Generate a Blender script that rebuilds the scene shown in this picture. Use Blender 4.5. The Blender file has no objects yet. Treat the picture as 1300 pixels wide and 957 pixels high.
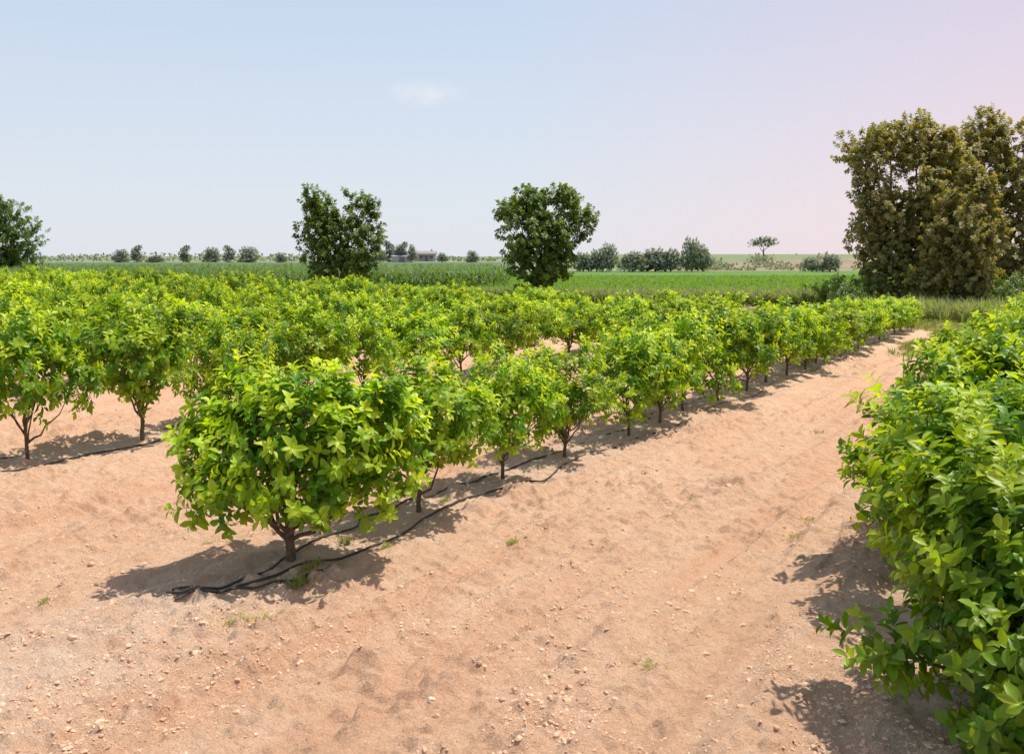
import bpy, math, numpy as np
from mathutils import Vector
rng = np.random.default_rng(7)
scene = bpy.context.scene
EYE = 2.2
D = np.array([0.526, 0.851]); N = np.array([0.851, -0.526])
def ab2xy(a, b): return a*D[0]+b*N[0], a*D[1]+b*N[1]

# ------------------------------------------------------------------ noise
def hsh(ix, iy, s):
    v = np.sin(ix*127.1+iy*311.7+s*74.7)*43758.5453
    return v-np.floor(v)
def vnoise(x, y, s=0.0):
    ix = np.floor(x); iy = np.floor(y); fx = x-ix; fy = y-iy
    fx = fx*fx*(3-2*fx); fy = fy*fy*(3-2*fy)
    return ((hsh(ix,iy,s)*(1-fx)+hsh(ix+1,iy,s)*fx)*(1-fy)+(hsh(ix,iy+1,s)*(1-fx)+hsh(ix+1,iy+1,s)*fx)*fy)
def fbm(x, y, s=0, o=4):
    t = 0; a = .5
    for i in range(o):
        c, sn = math.cos(i*1.1+.4), math.sin(i*1.1+.4)
        xx = x*c-y*sn; yy = x*sn+y*c
        t = t+a*vnoise(xx*2**i, yy*2**i, s+i*3.1); a *= .5
    return t
ROWS = [-4.8-4.9*k for k in range(10)]
ROW_R = -0.45
def berm(X, Y):
    b = N[0]*X+N[1]*Y; a = D[0]*X+D[1]*Y
    t = 0
    for bk in ROWS+[ROW_R]:
        w = .55+.25*(vnoise(a*.7, bk+0*a, 5)-.5)
        t = t+np.exp(-((b-bk)/w)**2)
    return np.clip(t, 0, 1)
def furrow(a, b):
    wob = b+.20*(fbm(a*.45, b*.3, 12, 2)-.4)
    n1 = vnoise(wob*2.3, a*.22, 1)
    n2 = 1-np.abs(2*vnoise(wob*3.6+.3, a*.28, 13)-1)
    n3 = vnoise(wob*9, a*.6, 15)
    return .09*(n1-.5)+.085*(n2**1.5-.45)+.045*(n3-.5)
def height(X, Y):
    X = np.asarray(X, float); Y = np.asarray(Y, float)
    a = D[0]*X+D[1]*Y; b = N[0]*X+N[1]*Y
    f = np.clip((56-Y)/12, 0, 1)*np.clip((70-np.abs(X))/20, 0, 1)
    bm = berm(X, Y)
    z = .06*bm-.04+furrow(a,b)*(.3+.7*(1-bm))
    z = z+.05*(fbm(X*1.3, Y*1.3, 2, 3)-.45)
    rough = .4+1.1*np.clip(fbm(X*.8, Y*.8, 8, 2)*1.8-.4, 0, 1)
    cl = fbm(X*5.0, Y*5.0, 3, 4); z = z+.2*np.maximum(cl-.5, 0)*rough
    c2 = fbm(X*11+3, Y*11, 23, 3); z = z+.19*np.maximum(c2-.48, 0)*rough
    z = z+.02*(vnoise(X*24+Y*5, Y*24-X*5, 14)-.5)*np.clip(rough,.5,1.2)
    return z*f

# ------------------------------------------------------------------ mesh accumulator
class Acc:
    def __init__(s): s.v=[]; s.t=[]; s.m=[]; s.a=[]; s.r=[]; s.n=0
    def add(s, v, t, m, a, r):
        s.v.append(v); s.t.append(t+s.n); s.m.append(np.full(len(t), m, np.int32))
        s.a.append(np.broadcast_to(a, (len(v),)).astype(np.float32)); s.r.append(np.broadcast_to(r, (len(v),)).astype(np.float32)); s.n += len(v)
    def mesh(s, name, mats, smooth=True):
        v = np.concatenate(s.v).astype(np.float32); t = np.concatenate(s.t).astype(np.int32)
        return mk_mesh(name, v, t, mats, np.concatenate(s.m), {'age':np.concatenate(s.a),'rnd':np.concatenate(s.r)}, smooth)
def mk_mesh(name, v, f, mats, mi=None, attrs={}, smooth=True):
    me = bpy.data.meshes.new(name); k = f.shape[1]
    me.vertices.add(len(v)); me.vertices.foreach_set('co', np.ascontiguousarray(v, dtype=np.float32).ravel())
    me.loops.add(f.size); me.loops.foreach_set('vertex_index', np.ascontiguousarray(f, dtype=np.int32).ravel())
    me.polygons.add(len(f)); me.polygons.foreach_set('loop_start', np.arange(0, f.size, k, dtype=np.int32))
    try: me.polygons.foreach_set('loop_total', np.full(len(f), k, np.int32))
    except Exception: pass
    for m in mats: me.materials.append(m)
    if mi is not None: me.polygons.foreach_set('material_index', mi.astype(np.int32))
    me.polygons.foreach_set('use_smooth', np.full(len(f), smooth, dtype=bool))
    for n, arr in attrs.items():
        at = me.attributes.new(n, 'FLOAT', 'POINT'); at.data.foreach_set('value', arr.astype(np.float32))
    me.update(calc_edges=True); me.validate()
    return me
def place(name, me, loc=(0,0,0), rz=0, sc=(1,1,1), parent=None):
    o = bpy.data.objects.new(name, me); scene.collection.objects.link(o)
    o.location = loc; o.rotation_euler = (0,0,rz); o.scale = sc
    if parent: o.parent = parent
    return o
def nrm(v): return v/np.maximum(np.linalg.norm(v, axis=-1, keepdims=True), 1e-6)

def leaves(acc, P, Dr, Nn, L, W, curv, age, rnd, mat=0, hi=True):
    Dr = nrm(Dr); S = nrm(np.cross(Dr, Nn)); U = np.cross(S, Dr); n = len(P)
    if hi:
        tm = np.array([0,.28,.58,.84,1.0]); tw = np.array([.36,.5,.3]); ts = [1,2,3]
        tr = [(0,5,1),(1,5,6),(1,6,2),(2,6,7),(2,7,3),(3,7,4),(0,1,8),(1,9,8),(1,2,9),(2,10,9),(2,3,10),(3,4,10)]
    else:
        tm = np.array([0,.5,1.0]); tw = np.array([.5]); ts = [1]
        tr = [(0,3,1),(1,3,2),(0,1,4),(1,2,4)]
    L = L[:,None,None]; W = W[:,None,None]; c = curv[:,None,None]
    t = tm[None,:,None]
    mid = P[:,None,:]+Dr[:,None,:]*L*t*(1-.12*c*t) - U[:,None,:]*L*c*t*t
    ms = mid[:,ts,:]; w = tw[None,:,None]
    le = ms+S[:,None,:]*W*w+U[:,None,:]*W*w*.45
    ri = ms-S[:,None,:]*W*w+U[:,None,:]*W*w*.45
    V = np.concatenate([mid, le, ri], axis=1); k = V.shape[1]
    T = (np.array(tr)[None]+(np.arange(n)*k)[:,None,None]).reshape(-1,3)
    acc.add(V.reshape(-1,3), T, mat, np.repeat(age, k), np.repeat(rnd, k))

def tube(acc, pts, rad, mat=1, n=6, r=.5):
    pts = np.asarray(pts, float); rad = np.asarray(rad, float); k = len(pts)
    tg = nrm(np.gradient(pts, axis=0)); ref = np.array([.31,.17,.93]) if abs(tg[0][2])<.9 else np.array([1,.1,0])
    s = nrm(np.cross(tg, ref)); u = np.cross(tg, s)
    an = np.arange(n)*2*np.pi/n
    V = pts[:,None]+rad[:,None,None]*(np.cos(an)[None,:,None]*s[:,None]+np.sin(an)[None,:,None]*u[:,None])
    i = np.arange(k-1)[:,None]*n; j = np.arange(n)[None]; j2 = (j+1)%n
    q = np.stack([i+j, i+j2, i+n+j2, i+n+j], -1).reshape(-1,4)
    acc.add(V.reshape(-1,3), np.concatenate([q[:,[0,1,2]], q[:,[0,2,3]]]), mat, 0, r)

def curve_pts(p0, p1, k, jit, rg, up=.35):
    t = np.linspace(0,1,k)[:,None]; d = np.linalg.norm(p1-p0)
    c = (p0+p1)/2+np.array([0,0,-up*0.3*d])+0; c[:2] = p0[:2]*.55+p1[:2]*.45
    P = (1-t)**2*p0+2*t*(1-t)*c+t*t*p1
    j = rg.normal(0, jit*d, (k,3)); j[0]=0; j[-1]=0
    return P+j

def tree_mesh(name, lobes, mats, seed, nshoot, nleaf, Llen, wr, slen, trunk_r, trunk_h, hi=True, young=.35, upb=.6, surf=.5, nbr=60, droop=.35, zmin=.12, plume=0, plume_r=.5, plume_h=.8):
    """lobes: (cx,cy,cz,rx,ry,rz)"""
    rg = np.random.default_rng(seed); acc = Acc(); lb = np.array(lobes, float); nmain = len(lb)
    pr = (lb[:,3]*lb[:,4]*lb[:,5])**(.67); pr /= pr.sum()
    if plume:
        # upright sprays standing proud of the crown outline
        pi = rg.choice(nmain, plume, p=pr); pd = nrm(rg.normal(size=(plume,3))+np.array([0,0,.35]))
        pc = lb[pi,:3]+pd*lb[pi,3:]*(.8+.3*rg.random((plume,1)))
        keep = np.ones(plume,bool)
        for L_ in lb: keep &= (((pc-L_[:3])/L_[3:])**2).sum(1) > .55
        pc = pc[keep]; m_ = len(pc); s_ = .5+.8*rg.random(m_)
        pl = np.column_stack([pc, plume_r*s_, plume_r*s_, plume_h*s_])
        lb = np.concatenate([lb, pl]); pr = (lb[:,3]*lb[:,4]*lb[:,5])**.67; pr /= pr.sum()
    li = rg.choice(len(lb), nshoot, p=pr)
    dr = nrm(rg.normal(size=(nshoot,3))+np.array([0,0,.15]))
    rr = 1-surf*rg.random(nshoot)**1.3
    c = lb[li,:3]; R = lb[li,3:]
    P = c+dr*R*rr[:,None]
    cen = (lb[:,:3]*pr[:,None]).sum(0)
    out = nrm(P-cen)
    P[:,2] = np.maximum(P[:,2], zmin+.1*rg.random(nshoot))
    sd = nrm(.5*dr+.5*out+np.array([0,0,upb])+rg.normal(0,.35,(nshoot,3)))
    sl = slen*(.6+.8*rg.random(nshoot))
    topness = np.clip((P[:,2]-lb[:,2].min())/(np.ptp(P[:,2])+1e-6),0,1)
    sy = np.clip(young*(rr>.7)*(.2+1.1*rg.random(nshoot))*(.45+.8*topness)+.05*rg.random(nshoot),0,1)
    k = np.arange(nleaf)
    tt = .15+.85*(k+.5)/nleaf
    pos = P[:,None]+sd[:,None]*(sl[:,None]*tt[None])[...,None]
    a0 = nrm(np.cross(sd, rg.normal(size=(nshoot,3)))); a1 = np.cross(sd, a0)
    ph = k[None]*2.4+rg.random((nshoot,nleaf))*.7
    rad = np.cos(ph)[...,None]*a0[:,None]+np.sin(ph)[...,None]*a1[:,None]
    ax = (.25+.7*tt**2)[None,:,None]
    ld = nrm(rad*(1.0-.25*ax)+sd[:,None]*ax+rg.normal(0,.15,(nshoot,nleaf,3)))
    nn = nrm(sd[:,None]*.8+np.array([0,0,.55])-rad*.2+rg.normal(0,.28,(nshoot,nleaf,3)))
    M = nshoot*nleaf
    L = (Llen*(.6+.65*rg.random((nshoot,nleaf)))*(1-.35*np.maximum(tt-.6,0)/.4)[None]).ravel()
    age = np.clip(sy[:,None]*(.5+.8*tt[None])+.06*rg.normal(size=(nshoot,nleaf)),0,1).ravel()
    leaves(acc, pos.reshape(M,3), ld.reshape(M,3), nn.reshape(M,3), L, L*wr*(.85+.3*rg.random(M)), droop*(.3+rg.random(M)), age, rg.random(M), 0, hi)
    sw = .0022 if hi else .006
    e = P+sd*sl[:,None]; s0 = P-sd*sl[:,None]*.4
    V = np.stack([s0+a0*sw*1.5, s0-a0*sw+a1*sw, s0-a0*sw-a1*sw, e],1).reshape(-1,3)
    T = (np.array([(0,1,3),(1,2,3),(2,0,3)])[None]+(np.arange(nshoot)*4)[:,None,None]).reshape(-1,3)
    acc.add(V, T, 2, .2, .5)
    lean = rg.normal(0,.06*trunk_h,2)
    th = np.array([lean[0],lean[1],trunk_h])
    k = 6; t = np.linspace(0,1,k)[:,None]
    tp = np.array([0,0,-.06])*(1-t)+th*t+rg.normal(0,trunk_h*.012,(k,3))*(t>0)*(t<1)
    tube(acc, tp, trunk_r*np.array([1.5,1.12,1,.95,.9,.85]), 1, 9)
    skel = []
    for i in range(nmain):
        tgt = lb[i,:3]+rg.normal(0,.15,3)*lb[i,3:]; tgt[2] = max(tgt[2], trunk_h*1.05)
        st = tp[rg.integers(3,6)]
        p = curve_pts(st, tgt, 8, .02, rg)
        tube(acc, p, np.linspace(trunk_r*.55, trunk_r*.16, 8), 1, 6); skel.append(p[1:])
    sk = np.concatenate(skel)
    for i in rg.choice(nshoot, min(nbr,nshoot), replace=False):
        dd = np.linalg.norm(sk-P[i],axis=1)+.5*np.maximum(sk[:,2]-P[i][2],0); j = dd.argmin()
        p = curve_pts(sk[j], P[i], 5, .03, rg)
        tube(acc, p, np.linspace(trunk_r*.2, trunk_r*.06, 5), 1, 4)
    return acc.mesh(name, mats)

# ------------------------------------------------------------------ materials
def newmat(name):
    m = bpy.data.materials.new(name); m.use_nodes = True; nt = m.node_tree; nt.nodes.clear()
    out = nt.nodes.new('ShaderNodeOutputMaterial'); return m, nt, out
def mixc(nt, a, b, fac, bt='MIX'):
    n = nt.nodes.new('ShaderNodeMix'); n.data_type='RGBA'; n.blend_type=bt
    for sk, val in ((n.inputs[0],fac),(n.inputs[6],a),(n.inputs[7],b)):
        if isinstance(val, bpy.types.NodeSocket): nt.links.new(val, sk)
        else: sk.default_value = val if isinstance(val,(int,float)) else (*val,1)
    return n.outputs[2]
def attr(nt, name):
    n = nt.nodes.new('ShaderNodeAttribute'); n.attribute_name = name; return n.outputs['Fac']
def mrange(nt, v, a, b, c=0, d=1):
    n = nt.nodes.new('ShaderNodeMapRange'); nt.links.new(v, n.inputs[0])
    for i, x in enumerate((a,b,c,d)): n.inputs[1+i].default_value = x
    return n.outputs[0]
def noise(nt, scale, detail=4, rough=.55, vec=None):
    n = nt.nodes.new('ShaderNodeTexNoise'); n.inputs['Scale'].default_value=scale; n.inputs['Detail'].default_value=detail; n.inputs['Roughness'].default_value=rough
    if vec is not None: nt.links.new(vec, n.inputs['Vector'])
    return n.outputs['Fac']
def objco(nt): return nt.nodes.new('ShaderNodeTexCoord').outputs['Object']

def leafmat(name, dark, mid, young, rough=.42, trans=.35, spec=.4, objvar=.25):
    m, nt, out = newmat(name)
    c = mixc(nt, dark, mid, attr(nt,'rnd'))
    c = mixc(nt, c, young, attr(nt,'age'))
    oi = nt.nodes.new('ShaderNodeObjectInfo')
    hv = nt.nodes.new('ShaderNodeHueSaturation'); nt.links.new(c, hv.inputs['Color'])
    nt.links.new(mrange(nt, oi.outputs['Random'],0,1,1-objvar,1+objvar), hv.inputs['Value'])
    nt.links.new(mrange(nt, attr(nt,'rnd'),0,1,.49,.51), hv.inputs['Hue'])
    c = hv.outputs[0]
    p = nt.nodes.new('ShaderNodeBsdfPrincipled'); nt.links.new(c, p.inputs['Base Color']); p.inputs['Roughness'].default_value=rough
    p.inputs['Specular IOR Level'].default_value = spec
    tr = nt.nodes.new('ShaderNodeBsdfTranslucent')
    tc = mixc(nt, c, (1.0,1.0,.25), 1.0, 'MULTIPLY'); br = nt.nodes.new('ShaderNodeHueSaturation'); br.inputs['Value'].default_value=2.0; br.inputs['Hue'].default_value=.485
    nt.links.new(tc, br.inputs['Color']); nt.links.new(br.outputs[0], tr.inputs['Color'])
    mx = nt.nodes.new('ShaderNodeMixShader'); mx.inputs[0].default_value = trans
    nt.links.new(p.outputs[0], mx.inputs[1]); nt.links.new(tr.outputs[0], mx.inputs[2]); nt.links.new(mx.outputs[0], out.inputs[0])
    return m
def simplemat(name, c1, c2, scale, rough=.9, bump=.3, bs=None, det=5):
    m, nt, out = newmat(name); co = objco(nt)
    f = mrange(nt, noise(nt, scale, det, .6, co), .3, .7)
    p = nt.nodes.new('ShaderNodeBsdfPrincipled'); nt.links.new(mixc(nt,c1,c2,f), p.inputs['Base Color']); p.inputs['Roughness'].default_value=rough
    p.inputs['Specular IOR Level'].default_value=.2
    if bump:
        b = nt.nodes.new('ShaderNodeBump'); b.inputs['Strength'].default_value=bump; b.inputs['Distance'].default_value=.02
        nt.links.new(noise(nt, bs or scale*3, 5, .6, co), b.inputs['Height']); nt.links.new(b.outputs[0], p.inputs['Normal'])
    nt.links.new(p.outputs[0], out.inputs[0]); return m

citrus_leaf = leafmat('citrus_leaf', (.05,.135,.010), (.125,.29,.016), (.42,.54,.03), .42, .38, .35, .15)
poplar_leaf = leafmat('poplar_leaf', (.065,.125,.028), (.11,.19,.04), (.2,.28,.05), .45, .3, .35, .1)
poplar_leaf_r = leafmat('poplar_leaf_glare_tint', (.13,.145,.05), (.225,.225,.08), (.38,.33,.13), .5, .34, .3, .1)  # brownish cast of the glare on the right put into the leaf colour
hazed_leaf = leafmat('distant_leaf_hazed', (.18,.22,.20), (.22,.26,.22), (.25,.29,.23), .8, .25, .1, .15)  # aerial haze painted into the leaf colour: paler and bluer with distance
corn_leaf = leafmat('corn_leaf', (.08,.15,.05), (.11,.20,.06), (.18,.27,.09), .5, .35, .3, 0)
crop_leaf = leafmat('crop_leaf', (.09,.19,.035), (.13,.26,.045), (.2,.32,.06), .6, .35, .2, 0)
reed_leaf = leafmat('reed_leaf', (.12,.18,.08), (.2,.26,.12), (.32,.36,.2), .6, .35, .2, 0)
weed_leaf = leafmat('weed_leaf', (.09,.16,.025), (.16,.24,.04), (.36,.34,.14), .6, .35, .2, .2)
bark = simplemat('bark', (.10,.07,.045), (.22,.16,.11), 25, .9, .6, 60)
stem = simplemat('green_stem', (.07,.12,.02), (.12,.17,.03), 10, .6, 0)

# soil
soil, nt, out = newmat('dry_soil')
co = objco(nt)
n1 = mrange(nt, noise(nt, .6, 5, .6, co), .35, .65); n2 = mrange(nt, noise(nt, 5, 6, .65, co), .40, .68)
c = mixc(nt, (.80,.50,.315), (.85,.575,.39), n1)
c = mixc(nt, c, (.73,.43,.26), n2)
c = mixc(nt, c, (.75,.43,.26), mrange(nt, attr(nt,'ridge'), .45,.75,0,.6))
c = mixc(nt, c, (.88,.64,.455), mrange(nt, noise(nt, 38, 5, .7, co), .5, .78, 0, .7))
c = mixc(nt, c, (.54,.31,.18), mrange(nt, noise(nt, 13, 7, .8, co), .54, .70, 0, .6))  # darker noise cracks, relief shade put into the soil colour
mb = nt.nodes.new('ShaderNodeMath'); mb.operation='MULTIPLY'; nt.links.new(attr(nt,'berm'), mb.inputs[0]); nt.links.new(mrange(nt, noise(nt, 3, 4, .6, co), .3,.6,.1,.6), mb.inputs[1])
c = mixc(nt, c, (.80,.64,.49), mb.outputs[0])
mg = nt.nodes.new('ShaderNodeMath'); mg.operation='MULTIPLY'; nt.links.new(attr(nt,'grass'), mg.inputs[0]); nt.links.new(mrange(nt, noise(nt, 1.5, 5, .6, co), .35,.55,.35,1), mg.inputs[1])
c = mixc(nt, c, (.15,.19,.06), mg.outputs[0])
p = nt.nodes.new('ShaderNodeBsdfPrincipled'); p.inputs['Roughness'].default_value=1; p.inputs['Specular IOR Level'].default_value=.1
nt.links.new(c, p.inputs['Base Color'])
b1 = nt.nodes.new('ShaderNodeBump'); b1.inputs['Strength'].default_value=1; b1.inputs['Distance'].default_value=.065; nt.links.new(noise(nt, 14, 8, .73, co), b1.inputs['Height'])
b2 = nt.nodes.new('ShaderNodeBump'); b2.inputs['Strength'].default_value=.8; b2.inputs['Distance'].default_value=.013; nt.links.new(noise(nt, 80, 3, .6, co), b2.inputs['Height']); nt.links.new(b1.outputs[0], b2.inputs['Normal'])
nt.links.new(b2.outputs[0], p.inputs['Normal']); nt.links.new(p.outputs[0], out.inputs[0])

# ------------------------------------------------------------------ ground sheet
def grow(start, end, step, g):
    r=[start]; s=step
    while r[-1]<end: r.append(r[-1]+s); s*=g
    return np.array(r)
xr = np.arange(-7,7,.024); xo = grow(7,4000,.028,1.045)
xs = np.concatenate([-xo[::-1], xr[1:], xo])
yn = np.arange(3.4,10,.021); yf = grow(10,5000,.022,1.015); yb = 3.4-grow(.03,40,.035,1.08)
ys = np.concatenate([yb[::-1], yn, yf])
GX, GY = np.meshgrid(xs, ys); Z = height(GX, GY)
nx, ny = len(xs), len(ys)
i = np.arange(ny-1)[:,None]*nx; j = np.arange(nx-1)[None]
q = np.stack([i+j, i+j+1, i+nx+j+1, i+nx+j], -1).reshape(-1,4)
A_ = GX*D[0]+GY*D[1]; B_ = GX*N[0]+GY*N[1]
grass_mask = np.clip((A_-30.0+1.5*(vnoise(GX*.5,GY*.5,3)-.5))/1.5,0,1)
ridge = vnoise((B_+.2*(fbm(A_*.45,B_*.3,12,2)-.4))*3.0, A_*.25, 31)
bm = berm(GX,GY)*(GY<60)
v = np.stack([GX,GY,Z],-1).reshape(-1,3)
place('ground', mk_mesh('ground', v, q, [soil], None, {'berm':bm.ravel(),'grass':grass_mask.ravel(),'ridge':ridge.ravel()}))

# clods / pebbles
clod, nt, out = newmat('clod')
c = mixc(nt, (.70,.425,.265), (.82,.57,.39), attr(nt,'rnd')); c = mixc(nt, c, (.82,.72,.62), attr(nt,'age'))
p = nt.nodes.new('ShaderNodeBsdfPrincipled'); p.inputs['Roughness'].default_value=1; p.inputs['Specular IOR Level'].default_value=.1
nt.links.new(c, p.inputs['Base Color'])
b1 = nt.nodes.new('ShaderNodeBump'); b1.inputs['Strength'].default_value=.8; b1.inputs['Distance'].default_value=.01; nt.links.new(noise(nt, 80, 4, .7, objco(nt)), b1.inputs['Height']); nt.links.new(b1.outputs[0], p.inputs['Normal'])
nt.links.new(p.outputs[0], out.inputs[0])
ph=(1+5**.5)/2
ico = nrm(np.array([(-1,ph,0),(1,ph,0),(-1,-ph,0),(1,-ph,0),(0,-1,ph),(0,1,ph),(0,-1,-ph),(0,1,-ph),(ph,0,-1),(ph,0,1),(-ph,0,-1),(-ph,0,1)],float))
icf = np.array([(0,11,5),(0,5,1),(0,1,7),(0,7,10),(0,10,11),(1,5,9),(5,11,4),(11,10,2),(10,7,6),(7,1,8),(3,9,4),(3,4,2),(3,2,6),(3,6,8),(3,8,9),(4,9,5),(2,4,11),(6,2,10),(8,6,7),(9,8,1)])
def stones(name, X, Y, S, age, seed):
    rg = np.random.default_rng(seed); n = len(X); acc = Acc()
    V = ico[None]*(.6+.65*rg.random((n,12,1)))*S[:,None,None]*np.stack([.8+.5*rg.random(n),.8+.5*rg.random(n),.5+.3*rg.random(n)],-1)[:,None]
    an = rg.random(n)*6.28; ca, sa = np.cos(an)[:,None], np.sin(an)[:,None]
    V = np.stack([V[...,0]*ca-V[...,1]*sa, V[...,0]*sa+V[...,1]*ca, V[...,2]], -1)
    V += np.stack([X,Y,height(X,Y)],-1)[:,None]
    T = (icf[None]+(np.arange(n)*12)[:,None,None]).reshape(-1,3)
    acc.add(V.reshape(-1,3), T, 0, np.repeat(age,12), np.repeat(rg.random(n),12))
    place(name, acc.mesh(name,[clod],False))
n=110000
Y = 3.6+15*rng.random(n)**1.4; X = (rng.random(n)*2-1)*(.62*Y+.8)
Ac = X*D[0]+Y*D[1]; Bc = X*N[0]+Y*N[1]
keep = .5*vnoise(X*1.1,Y*1.1,9)+.35*vnoise(X*5,Y*5,2)+.5*vnoise(Bc*3.4,Ac*.3,33)+.35*rng.random(n) > .96; X=X[keep];Y=Y[keep];n=len(X)
stones('soil_clods', X, Y, .003+.014*rng.random(n)**9+.0055*rng.random(n)**1.6, np.zeros(n), 1)
n=7000; a = 3.8+20*rng.random(n)**1.3; b = np.where(rng.random(n)<.65, -4.8, -9.7)+rng.normal(0,.38,n); X,Y = ab2xy(a,b)
stones('gravel', X, Y, .003+.006*rng.random(n)**2, .1+.5*rng.random(n), 2)
sp = np.array([(-2.1,4.98,.035),(-1.74,5.02,.03),(-2.7,6.1,.022),(-2.5,5.2,.024),(.17,5.23,.018),(-3.1,6.8,.026),(.9,5.7,.016),(1.35,6.4,.018),(-.4,4.5,.022),(-2.0,4.4,.03),(2.1,9,.03),(3.2,11,.03)])
stones('field_stones', sp[:,0], sp[:,1], sp[:,2], np.array([.4,0,.3,.1,.7,.2,.6,.1,.6,.2,.2,.3]), 3)

# ------------------------------------------------------------------ citrus trees
MATS = [citrus_leaf, bark, stem]
def citrus_lobes(seed, h, R, nl=9, low=0):
    rg = np.random.default_rng(seed+500)
    L = [(0,0,.55*h,.66*R,.66*R,.27*h)]
    for i in range(nl):
        an = i*6.283/nl*1.618+rg.random()*.9; rr = R*(.45+.28*rg.random()); z = h*(.37-low+(.41+low)*rg.random())
        s = R*(.22+.18*rg.random())
        if z > .65*h: rr *= .75
        L.append((rr*math.cos(an), rr*math.sin(an), z, s, s, s*(.85+.4*rg.random())))
    L.append((rg.normal(0,.15)*R, rg.normal(0,.15)*R, .80*h, .26*R,.26*R,.14*h))
    return L
variants = []
for s in range(8):
    h=1.5; R=.8
    variants.append(tree_mesh('citrus_tree_v', citrus_lobes(s,h,R,8), MATS, s, 360, 10, .10, .5, .17, .024, .32, True, 1.05, .55, .6, 50, zmin=.22, plume=12, plume_r=.11, plume_h=.15))
def put_citrus(a, b, h, R, me, mh=1.5, mR=.8, rz=None):
    X, Y = ab2xy(a,b); X=float(X);Y=float(Y)
    place('citrus_tree', me, (X,Y,float(height(X,Y))-.01), rng.random()*6.28 if rz is None else rz, (R/mR,R/mR,h/mh))
hero = tree_mesh('citrus_hero', [(.08,0,.82,.62,.55,.34),(-.46,-.1,.78,.28,.3,.24),(-.24,.1,1.04,.28,.28,.22),(.12,-.1,1.16,.30,.3,.16),(.5,-.05,.98,.34,.3,.22),(.68,.1,.72,.26,.26,.2),(-.34,-.25,.56,.26,.24,.16),(.15,-.3,.58,.30,.3,.18),(.50,-.1,.52,.26,.22,.14),(0,.35,.84,.36,.36,.34),(-.54,0,1.0,.15,.16,.16)], MATS, 101, 760, 11, .09, .5, .15, .034, .32, True, 1.05, .5, .6, 90, zmin=.26, plume=26, plume_r=.11, plume_h=.15)
put_citrus(4.77,-4.80,1.5,.82,hero,rz=0)
rowA = [(6.27,1.3,.68),(7.61,1.27,.6),(8.94,1.27,.62),(10.4,1.33,.66),(11.4,1.4,.68),(12.5,1.4,.68)]
a=13.7
while a<29.6:
    rowA.append((a, 1.38-.45*(a-13.7)/15.5+.1*rng.random(), .70+.06*rng.random())); a+=1.15+.1*rng.random()
for k,(a,h,R) in enumerate(rowA): put_citrus(a,-4.8+rng.normal(0,.05),h,R,variants[k%8])
# right row
near_t = tree_mesh('citrus_near', citrus_lobes(40,1.5,.95,11,.22)+[(-1.0,.1,.42,.16,.2,.08),(-.62,-.1,.5,.36,.4,.35),(-.5,.1,.9,.4,.4,.35),(0,-.2,.35,.75,.65,.28),(.2,0,1.2,.5,.5,.2),(-.4,-.3,.25,.4,.4,.2)], MATS, 60, 1250, 11, .095, .5, .17, .036, .2, True, .8, .45, .6, 90, zmin=.05, plume=14, plume_r=.14, plume_h=.18)
right_v = [tree_mesh('citrus_big', citrus_lobes(41+s,1.6,1.0,11,.12), MATS, 61+s, 700, 11, .098, .5, .18, .036, .2, True, .95, .45, .6, 80, zmin=.12, plume=12, plume_r=.16, plume_h=.2) for s in range(2)]
put_citrus(5.02,.14,1.5,.95,near_t,1.5,.95,0)
put_citrus(6.76,-.50,1.42,1.06,right_v[0],1.6,1.0,1.0)
a=8.1; k=1
while a<27.5:
    put_citrus(a, ROW_R+rng.normal(0,.04), 1.5+.12*rng.random(), .95, right_v[k%2], 1.6, 1.0); a+=1.25+.1*rng.random(); k+=1
# left rows
for r, b in enumerate(ROWS[1:], 1):
    a = 7.16+(0 if r==1 else rng.random())-1.37*12
    while a < 28.2:
        X,Y = ab2xy(a,b)
        if Y>2.5 and X/Y>-.72:
            h = 1.3+.3*(-X/Y*2)+.18*rng.normal()*.6
            h = min(max(h,1.15),1.75)
            if a>18: h -= .12*(1 if X>-10 else 0)
            R = .74+.08*rng.normal()
            if r==1 and abs(a-7.16)<.1: h,R=1.7,.82
            if r==1 and abs(a-5.79)<.1: h,R=1.66,.66
            put_citrus(a,b+rng.normal(0,.07),h,min(max(R,.58),.86),variants[rng.integers(8)])
        a += 1.37

# ------------------------------------------------------------------ hoses
rubber = simplemat('black_rubber', (.03,.03,.031), (.10,.085,.07), 12, .6, 0)
def hose(pts, r=.009, bury=None):
    P = np.array(pts,float)
    t = np.linspace(0,len(P)-1,len(P)*10); i0 = np.clip(t.astype(int),0,len(P)-2); f=(t-i0)[:,None]
    pm = P[np.clip(i0-1,0,len(P)-1)]; p0=P[i0]; p1=P[i0+1]; p2=P[np.clip(i0+2,0,len(P)-1)]
    Q = .5*((2*p0)+(-pm+p1)*f+(2*pm-5*p0+4*p1-p2)*f*f+(-pm+3*p0-3*p1+p2)*f**3)
    z = height(Q[:,0],Q[:,1]); z = np.convolve(np.pad(z,2,'edge'),np.ones(5)/5,'valid')
    if bury is not None:
        aa = Q@D; z = z-.02*np.clip((aa-bury)/1.5,0,1)
    acc=Acc(); tube(acc, np.column_stack([Q,z+r*1.1+.006]), np.full(len(Q),r), 0, 7)
    place('irrigation_hose', acc.mesh('hose',[rubber]))
def along(b,a0,a1,st=.6,w=.05):
    return [tuple(ab2xy(a,b+w*math.sin(a*1.7+b)+rng.normal(0,w*.5))) for a in np.arange(a0,a1,st)]
hose([(-2.18,5.89),(-1.92,6.02),(-1.72,6.25),(-1.62,6.6),(-1.5,7.05),(-1.25,7.4)]+along(-5.05,5.9,27),bury=8.0)
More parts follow.
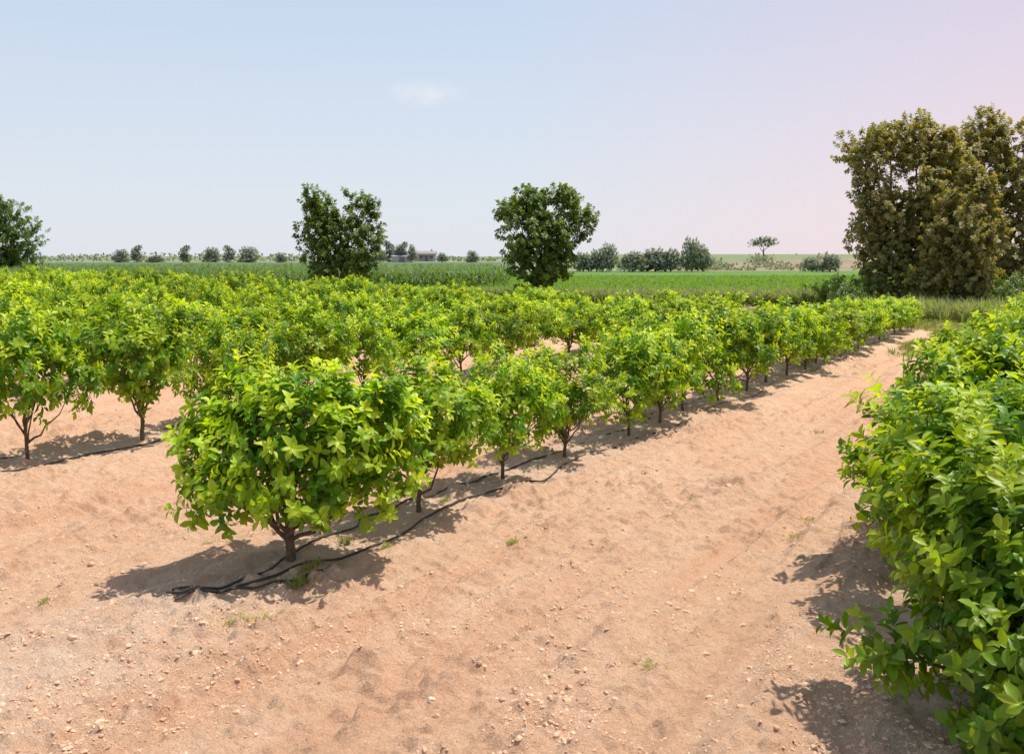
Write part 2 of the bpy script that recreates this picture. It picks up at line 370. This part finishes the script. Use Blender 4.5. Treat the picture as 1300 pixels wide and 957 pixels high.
hose([(-2.13,5.80),(-1.85,5.95),(-1.5,6.28),(-1.13,6.74),(-.84,7.2),(-.68,7.75),(-.35,8.33),(.25,8.95)]+along(-4.62,8.6,27),bury=7.6)
hose([(-2.2,5.85),(-2.0,5.86),(-1.75,6.0),(-1.45,6.1),(-1.3,6.3)],.008)
for b in (-9.72-.4,-9.72+.35): hose(along(b,1,27),bury=8)
for b in (-14.6-.3,-14.6+.3): hose(along(b,4,27),bury=8)

# ------------------------------------------------------------------ grass-like scatters
def blades(acc, X, Y, z0, nb, L, W, spread, curv, rg, agef=.3, mat=0, hts=None):
    n=len(X); M=n*nb
    P = np.repeat(np.stack([X,Y,z0],-1),nb,0)+rg.normal(0,1,(M,3))*np.array([W,W,0])*1.5
    if hts is not None: P[:,2]+=rg.random(M)*hts
    an = rg.random(M)*6.28; sp = spread*(.2+rg.random(M))
    d = np.stack([np.cos(an)*sp,np.sin(an)*sp,np.ones(M)],-1)
    nn = np.stack([-np.cos(an),-np.sin(an),np.full(M,.4)],-1)
    LL = L*(.5+.7*rg.random(M)); 
    leaves(acc, P, d, nn, LL, np.full(M,W)*(.7+.6*rg.random(M)), np.full(M,curv)*(.3+rg.random(M)), np.clip(agef*rg.random(M)*2,0,1), rg.random(M), mat, False)
def scatter(name, X, Y, nb, L, W, spread, curv, mat, agef=.3, z=0, hts=None, seed=0):
    acc=Acc(); rg=np.random.default_rng(seed); X=np.asarray(X,float);Y=np.asarray(Y,float)
    blades(acc,X,Y,height(X,Y)+z,nb,L,W,spread,curv,rg,agef,hts=hts)
    return place(name, acc.mesh(name,[mat]))
n=14000; a=29.8+9*rng.random(n)**1.2; b=-50+58*rng.random(n); X,Y=ab2xy(a,b); k=vnoise(X*.4,Y*.4,6)>.3
scatter('grass_verge', X[k],Y[k],6,.2,.02,.7,.4,weed_leaf,.3,seed=1)
n=2600; a=22+8*rng.random(n)**.7; b=-3.9+2.6*rng.random(n); X,Y=ab2xy(a,b); k=vnoise(X*1.2,Y*1.2,6)>.35
scatter('grass_patch', X[k],Y[k],7,.18,.014,.8,.4,weed_leaf,.2,seed=2)
n=4600; X=-2+38*rng.random(n); Y=42+3.5*rng.random(n)+.12*X*0; 
scatter('reed_strip', X,Y,8,.55,.06,.7,.5,reed_leaf,.35,hts=.35,seed=3)
n=3400; X=12+18*rng.random(n); Y=31+5*rng.random(n)
scatter('tall_grass', X,Y,8,.6,.03,.5,.4,reed_leaf,.6,hts=.3,seed=4)
acc=Acc(); rg=np.random.default_rng(5); n=18
blades(acc, rg.normal(0,.07,n), rg.normal(0,.05,n), np.zeros(n), 6, .09,.010,1.0,.4, rg, .5); weedA=acc.mesh('weed_a',[weed_leaf])
acc=Acc(); n=16
blades(acc, rg.normal(0,.09,n), rg.normal(0,.06,n), np.zeros(n), 6, .07,.006,1.3,.3, rg, .7); weedB=acc.mesh('weed_b',[weed_leaf])
for x,y,s,w_ in [(-1.41,6.10,1.1,0),(-1.33,6.2,.8,0),(-1.6,5.5,1,1),(-1.45,5.6,.8,1),(-.94,6.86,.5,0),(0,7.2,.5,0),(2.56,7.9,.8,1),(2.3,7.4,.7,1),(.75,5.0,.8,1),(-2.95,5.8,.4,0),(-1.28,7.0,.7,0),(-.6,8.2,.6,0),(2.55,6.3,.7,1),(.3,9.5,.6,1),(3.9,12,.9,1),(-2.4,7.3,.4,1)]:
    place('weed_plant', weedB if w_ else weedA, (x,y,float(height(x,y))), rng.random()*6, (s,s,s))

# ------------------------------------------------------------------ fields beyond
def sheet(name, x0,x1,y0,y1,z,mat,nx=40,ny=40,amp=0,sc=.1,zfun=None):
    xs=np.linspace(x0,x1,nx); ys=np.linspace(y0,y1,ny); X,Y=np.meshgrid(xs,ys)
    Z=z+amp*fbm(X*sc,Y*sc,4)
    if zfun is not None: Z=Z+zfun(X,Y)
    i=np.arange(ny-1)[:,None]*nx; j=np.arange(nx-1)[None]
    q=np.stack([i+j,i+j+1,i+nx+j+1,i+nx+j],-1).reshape(-1,4)
    return place(name, mk_mesh(name,np.stack([X,Y,Z],-1).reshape(-1,3),q,[mat]))
m_meadow = simplemat('meadow', (.18,.22,.13), (.23,.27,.16), .02, 1, 0)
m_crop = simplemat('crop_ground', (.10,.19,.04), (.14,.24,.055), .08, 1, 0)
m_corn = simplemat('corn_ground', (.09,.14,.06), (.12,.18,.07), .3, 1, 0)
sheet('meadow',-4000,4000,60,5000,.03,m_meadow)
sheet('crop_field',-14,120,56,138,.06,m_crop)
rws = np.arange(56,100,1.0)
Xc=[];Yc=[]
for y in rws:
    st=.16 if y<75 else .3
    xx=np.arange(-14,.62*y+4,st); Xc.append(xx+rng.normal(0,.05,len(xx))); Yc.append(np.full(len(xx),y)+rng.normal(0,.12,len(xx)))
scatter('crop_plants', np.concatenate(Xc),np.concatenate(Yc),4,.34,.13,1.2,.5,crop_leaf,.3,z=.05,seed=6)
sheet('corn_ground',-95,-1,61,170,.09,m_corn)
sheet('corn_canopy',-94,-2,66,168,.9,m_corn,120,120,.3,.8)
Xc=[];Yc=[]
for y in np.concatenate([np.arange(62,80,1.0),np.arange(80,120,2.5)]):
    xx=np.arange(-.62*y-6,-1.5+1.5*math.sin(y),.25 if y<80 else .4); Xc.append(xx+rng.normal(0,.05,len(xx))); Yc.append(np.full(len(xx),y)+rng.normal(0,.1,len(xx)))
scatter('corn_plants', np.concatenate(Xc),np.concatenate(Yc),7,.7,.12,.6,.5,corn_leaf,.25,z=.08,hts=.8,seed=7)

# raised bank with plateau on right
m_bank = simplemat('earth_bank', (.42,.28,.21), (.24,.23,.14), .22, 1, 0, det=8)
m_plat = simplemat('upper_field', (.17,.22,.10), (.21,.26,.13), .03, 1, 0)
def side(X): return np.clip((X-22)/20,0,1)
def bz(X,Y):
    e = 140+6*np.sin(X*.05)+3*vnoise(X*.3,X*0,5)
    up = np.clip((Y-e)/6,0,1)
    return 1.5*up*side(X)+ (.7*fbm(X*.35,Y*.35,2)-.2)*up*np.clip((157-Y)/6,0,1)*np.clip((X-20)/6,0,1)
sheet('earth_bank',20,300,132,158,.045,m_bank,420,50,0,1,bz)
sheet('upper_field',22,900,158.0,900,.045,m_plat,120,60,0,1,lambda X,Y:1.5*side(X)+1.5*np.clip((Y-158)/300,0,1)*side(X))

# ------------------------------------------------------------------ taller trees
rg = np.random.default_rng(11)
def lob(lst, u):
    out=[]
    for dx,up,rx,rz in lst: out.append((dx*u, rg.normal(0,.35)*rx*u, up*u, rx*u, rx*u*.95, rz*u))
    return out
PM=[poplar_leaf,bark,stem]; PR=[poplar_leaf_r,bark,stem]
t1 = tree_mesh('poplar_a', lob([(-26,88,24,32),(-22,120,18,24),(28,112,20,32),(26,70,28,32),(0,44,32,26),(2,82,26,30),(32,128,13,14),(-16,60,26,24),(-8,104,14,20)],.0375), PM, 21, 950, 13, .18,.85,.3,.1,1.0,False,.6,.6,.6,60,plume=40,plume_r=.38,plume_h=.6)
place('poplar_tree', t1, (-8.3,45,0), 0, (1,1,.95))
t2 = tree_mesh('poplar_b', lob([(-24,96,28,32),(16,116,30,28),(28,136,16,12),(50,98,20,16),(-10,50,28,28),(-30,122,16,16),(8,60,30,30),(-4,130,22,12),(-40,80,14,14),(20,88,28,24),(24,50,20,20),(60,112,14,12)],.035), PM, 22, 1000, 13, .18,.85,.3,.1,.9,False,.6,.5,.6,60,plume=45,plume_r=.38,plume_h=.55)
place('poplar_tree', t2, (1.2,42,0))
b1_ = tree_mesh('poplar_c', lob([(-50,188,26,30),(-18,208,26,26),(20,222,24,20),(-50,150,26,30),(12,165,36,40),(-12,112,36,36),(20,75,42,42),(-26,60,32,36),(44,185,26,32),(40,120,30,40),(-44,100,22,28),(-5,35,46,30),(-62,205,14,16)],.0317), PR, 23, 2500, 14, .165,.85,.32,.16,1.2,False,.6,.35,.5,90,plume=120,plume_r=.45,plume_h=.7)
place('poplar_tree', b1_, (15.7,38,0), 0, (1,1,.95))
b2_ = tree_mesh('poplar_d', lob([(-50,195,28,32),(-16,215,28,26),(24,214,32,26),(-45,145,30,34),(0,150,40,40),(-25,95,36,40),(25,90,44,44),(-15,45,52,34),(50,165,36,44),(55,70,40,50),(58,212,22,20)],.0335), PR, 24, 2500, 14, .165,.85,.32,.17,1.2,False,.6,.35,.5,90,plume=120,plume_r=.45,plume_h=.7)
place('poplar_tree', b2_, (20.2,40,0), 0, (1,1,.96))
b3_ = tree_mesh('poplar_e', lob([(5,145,24,28),(0,95,34,40),(-4,45,38,34),(22,110,20,28)],.030), PR, 25, 1000, 14, .16,.85,.3,.1,.9,False,1,.4,.55,60,plume=40,plume_r=.35,plume_h=.5)
place('poplar_tree', b3_, (16.4,35.2,0))
place('poplar_tree', b1_, (26.2,42,0), 2.0)
sh = tree_mesh('shrub', lob([(0,22,26,20),(-24,16,20,16),(24,18,22,18)],.03), PM, 27, 180, 12, .14,.5,.25,.03,.25,False,.6,.6,.7,20)
for x,y,s in [(12.2,35.5,1),(13.3,37.5,1.1),(17.5,34.5,.9),(18.8,36,1.2),(20.5,36,1)]: place('shrub', sh, (x,y,0), rng.random()*6, (s,s,s))

# distant trees
PF=[hazed_leaf,bark,stem]
ft = tree_mesh('farround', [(0,0,2.8,2.2,2.2,1.8),(-1.4,0,2,1.5,1.5,1.5),(1.4,.3,2.2,1.6,1.6,1.6),(.2,0,4,1.4,1.4,1.2),(0,0,1.2,2,2,1.1)], PF, 31, 420,10,.3,.8,.5,.15,.8,False,.4,.5,.7,20)
fc = tree_mesh('farslim', [(0,0,2,1.3,1.3,1.6),(.5,0,3.8,1.2,1.2,1.4),(-.5,0,5.0,1.0,1.0,1.1)], PF, 32, 260,10,.32,.8,.5,.12,.5,False,.4,.6,.7,20)
lt = tree_mesh('farlone', [(-1.3,0,3.6,1.4,1.2,.9),(1.2,0,3.8,1.5,1.2,.9),(0,0,4.3,1.4,1.2,.7)], PF, 33, 190,10,.28,.7,.4,.14,2.2,False,.4,.6,.8,40)
big = tree_mesh('ash', [(0,0,4,3.6,3,2.6),(-1.5,0,6.0,2.4,2,1.6),(1.4,0,5.6,2.6,2,1.5),(3.2,0,3.6,2.0,1.6,1.6),(2.6,0,1.6,2.2,1.6,1.3),(-2.5,0,2.5,2.5,2,2),(0,0,1.6,3,2,1.5)], [poplar_leaf,bark,stem], 34, 1500,12,.3,.6,.5,.2,1.2,False,.4,.4,.65,60,plume=30,plume_r=.8,plume_h=.7)
place('ash_tree', big, (-48.5,88,0), 0, (1,1,1.05))
place('ash_tree', big, (-56,92,0), 2, (1.1,1.1,1.1))
# (x, y, height, width, kind) in metres
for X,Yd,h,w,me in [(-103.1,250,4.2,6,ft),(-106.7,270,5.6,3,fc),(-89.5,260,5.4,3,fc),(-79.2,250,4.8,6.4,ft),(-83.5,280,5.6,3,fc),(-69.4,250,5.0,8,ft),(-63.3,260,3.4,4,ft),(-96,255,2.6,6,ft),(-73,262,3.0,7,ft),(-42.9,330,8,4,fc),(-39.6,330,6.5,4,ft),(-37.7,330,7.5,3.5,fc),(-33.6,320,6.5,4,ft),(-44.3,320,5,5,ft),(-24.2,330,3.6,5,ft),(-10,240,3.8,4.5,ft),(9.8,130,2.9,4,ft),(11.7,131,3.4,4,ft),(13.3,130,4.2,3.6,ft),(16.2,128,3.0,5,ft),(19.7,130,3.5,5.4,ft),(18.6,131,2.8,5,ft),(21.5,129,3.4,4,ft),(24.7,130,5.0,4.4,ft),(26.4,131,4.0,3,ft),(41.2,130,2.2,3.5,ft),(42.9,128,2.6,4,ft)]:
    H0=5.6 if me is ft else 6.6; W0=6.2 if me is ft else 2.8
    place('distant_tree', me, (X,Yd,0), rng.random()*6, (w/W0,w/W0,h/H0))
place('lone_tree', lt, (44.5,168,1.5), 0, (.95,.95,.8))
acc=Acc(); rg=np.random.default_rng(41); n=5200
X=-420+840*rg.random(n); hh=.8+2.6*vnoise(X*.03,X*0,3)**2+1.2*vnoise(X*.2,X*0,4); P=np.stack([X,395+8*rg.random(n),hh*rg.random(n)**.8],-1)
leaves(acc,P,rg.normal(size=(n,3)),rg.normal(size=(n,3))+np.array([0,0,1]),np.full(n,1.5),np.full(n,1.1),np.full(n,.2),rg.random(n)*.3,rg.random(n),0,False)
place('distant_hedgerow', acc.mesh('hedgerow',[hazed_leaf]))
acc=Acc(); n=12000; X=22+110*rg.random(n); Yb=137+20*rg.random(n); k=fbm(X*.22,Yb*.22,7,3)>.5; X=X[k]; Yb=Yb[k]; n=len(X)
P=np.stack([X,Yb,bz(X,Yb)+.1+.8*rg.random(n)],-1)
leaves(acc,P,rg.normal(size=(n,3)),rg.normal(size=(n,3))+np.array([0,0,1]),np.full(n,.6),np.full(n,.45),np.full(n,.2),rg.random(n)*.5,rg.random(n),0,False)
place('bank_bushes', acc.mesh('bank_bushes',[hazed_leaf]))

# ------------------------------------------------------------------ farm buildings
def box(name, x0,x1,y0,y1,z0,z1,mat,parent):
    v=np.array([(x,y,z) for z in (z0,z1) for y in (y0,y1) for x in (x0,x1)],float)
    f=np.array([(0,2,3,1),(4,5,7,6),(0,1,5,4),(2,6,7,3),(0,4,6,2),(1,3,7,5)])
    return place(name, mk_mesh(name,v,f,[mat],smooth=False), parent=parent)
def gable(name, x0,x1,y0,y1,z0,rise,mat,parent,o=.3):
    ym=(y0+y1)/2
    v=np.array([(x0-o,y0-o,z0),(x1+o,y0-o,z0),(x1+o,y1+o,z0),(x0-o,y1+o,z0),(x0-o,ym,z0+rise),(x1+o,ym,z0+rise)],float)
    f=[(0,1,5,4),(2,3,4,5),(0,4,3),(1,2,5),(0,3,2,1)]
    me=bpy.data.meshes.new(name); me.from_pydata([tuple(p) for p in v],[],f); me.materials.append(mat); return place(name,me,parent=parent)
white=simplemat('plaster',(.40,.39,.38),(.46,.45,.44),1,.9,0); tile=simplemat('roof_tile',(.29,.25,.24),(.35,.30,.28),2,.9,0); glass=simplemat('window_dark',(.15,.16,.18),(.19,.2,.22),2,.3,0); tin=simplemat('tin_roof',(.42,.43,.45),(.48,.49,.5),1,.6,0)
fh=bpy.data.objects.new('farmhouse',None); scene.collection.objects.link(fh); fh.location=(-34,380,0)
box('walls',-3.6,3.6,-3,3,0,3.1,white,fh); gable('roof',-3.6,3.6,-3,3,3.11,1.1,tile,fh)
box('chimney',1.5,2.1,.2,.8,3.5,4.9,white,fh); box('door',-.5,.5,-3.05,-3.003,0,2.1,glass,fh)
for k,x in enumerate((-2.6,1.5)): box('window_%d'%(k+1),x,x+1,-3.05,-3.003,1.1,2.2,glass,fh)
for k in (0,1): box('porch_post_%d'%(k+1),-3+k*6,-2.8+k*6,-4.6,-4.4,0,2.4,white,fh)
box('porch_roof',-3.4,3.4,-4.8,-3.02,2.4,2.55,tile,fh)
for (x,y,s) in [(-51,325,1.0),(-38,330,.8),(-62,350,1.1)]:
    fs=bpy.data.objects.new('farm_shed',None); scene.collection.objects.link(fs); fs.location=(x,y,0); fs.scale=(s,s,s*1.1)
    box('walls',-4.5,4.5,-3,3,0,2.4,white,fs); gable('roof',-4.5,4.5,-3,3,2.41,.8,tin,fs); box('door',-1.2,1.2,-3.05,-3.003,0,2,glass,fs); box('window_1',2,3,-3.05,-3.003,1,1.8,glass,fs)

# ------------------------------------------------------------------ light, sky, camera
sv = Vector((.38,.17,.90)).normalized()
el = math.asin(sv.z); az = math.atan2(sv.x, sv.y)
sun = bpy.data.lights.new('sun','SUN'); sun.energy=5.0; sun.angle=math.radians(.8); sun.color=(1,.94,.85)
so = bpy.data.objects.new('sun',sun); scene.collection.objects.link(so); so.rotation_euler = sv.to_track_quat('Z','Y').to_euler()
w = bpy.data.worlds.new('World'); scene.world = w; w.use_nodes=True; nt=w.node_tree; nt.nodes.clear()
wo = nt.nodes.new('ShaderNodeOutputWorld'); bg = nt.nodes.new('ShaderNodeBackground'); bg.inputs[1].default_value=.15
sk = nt.nodes.new('ShaderNodeTexSky'); sk.sky_type='NISHITA'; sk.sun_disc=False; sk.sun_elevation=el; sk.sun_rotation=az; sk.air_density=1; sk.dust_density=.8; sk.ozone_density=1.2
tc = nt.nodes.new('ShaderNodeTexCoord').outputs['Generated']
sp_ = nt.nodes.new('ShaderNodeSeparateXYZ'); nt.links.new(tc, sp_.inputs[0])
haze = mixc(nt, (5.15,5.35,5.75), (3.85,4.75,5.9), mrange(nt, sp_.outputs[2], .0, .36))
c = mixc(nt, haze, sk.outputs[0], mrange(nt, sp_.outputs[2], .0, .9, .06, .6))
c = mixc(nt, c, (1.20,.91,.89), mrange(nt, sp_.outputs[0], .0, .48, 0, 1), 'MULTIPLY')  # pink glare towards the right tinted into the sky colour
mp = nt.nodes.new('ShaderNodeMapping'); cx,cyy,czz=-.0884,.983,.165; sx,sz=1/.042,1/.015
mp.inputs['Scale'].default_value=(sx,0,sz); mp.inputs['Location'].default_value=(-cx*sx,0,-czz*sz); nt.links.new(tc, mp.inputs[0])
ln = nt.nodes.new('ShaderNodeVectorMath'); ln.operation='LENGTH'; nt.links.new(mp.outputs[0], ln.inputs[0])
cm = nt.nodes.new('ShaderNodeMath'); cm.operation='MULTIPLY'; nt.links.new(mrange(nt, ln.outputs['Value'],1.1,.1), cm.inputs[0]); nt.links.new(mrange(nt, noise(nt, 28, 5, .6, tc), .33,.65), cm.inputs[1])
c = mixc(nt, c, (6.0,5.9,6.1), cm.outputs[0])
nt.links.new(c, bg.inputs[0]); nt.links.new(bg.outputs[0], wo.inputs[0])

cam = bpy.data.cameras.new('camera'); cam.sensor_width=36; cam.lens=1200/1300*36; cam.shift_y=-.035; cam.clip_end=8000; cam.clip_start=.05
cobj = bpy.data.objects.new('camera',cam); scene.collection.objects.link(cobj); cobj.location=(0,0,EYE); cobj.rotation_euler=(math.radians(90-5.14),0,0)
scene.camera = cobj
scene.view_settings.view_transform='Standard'; scene.view_settings.look='None'; scene.view_settings.exposure=0
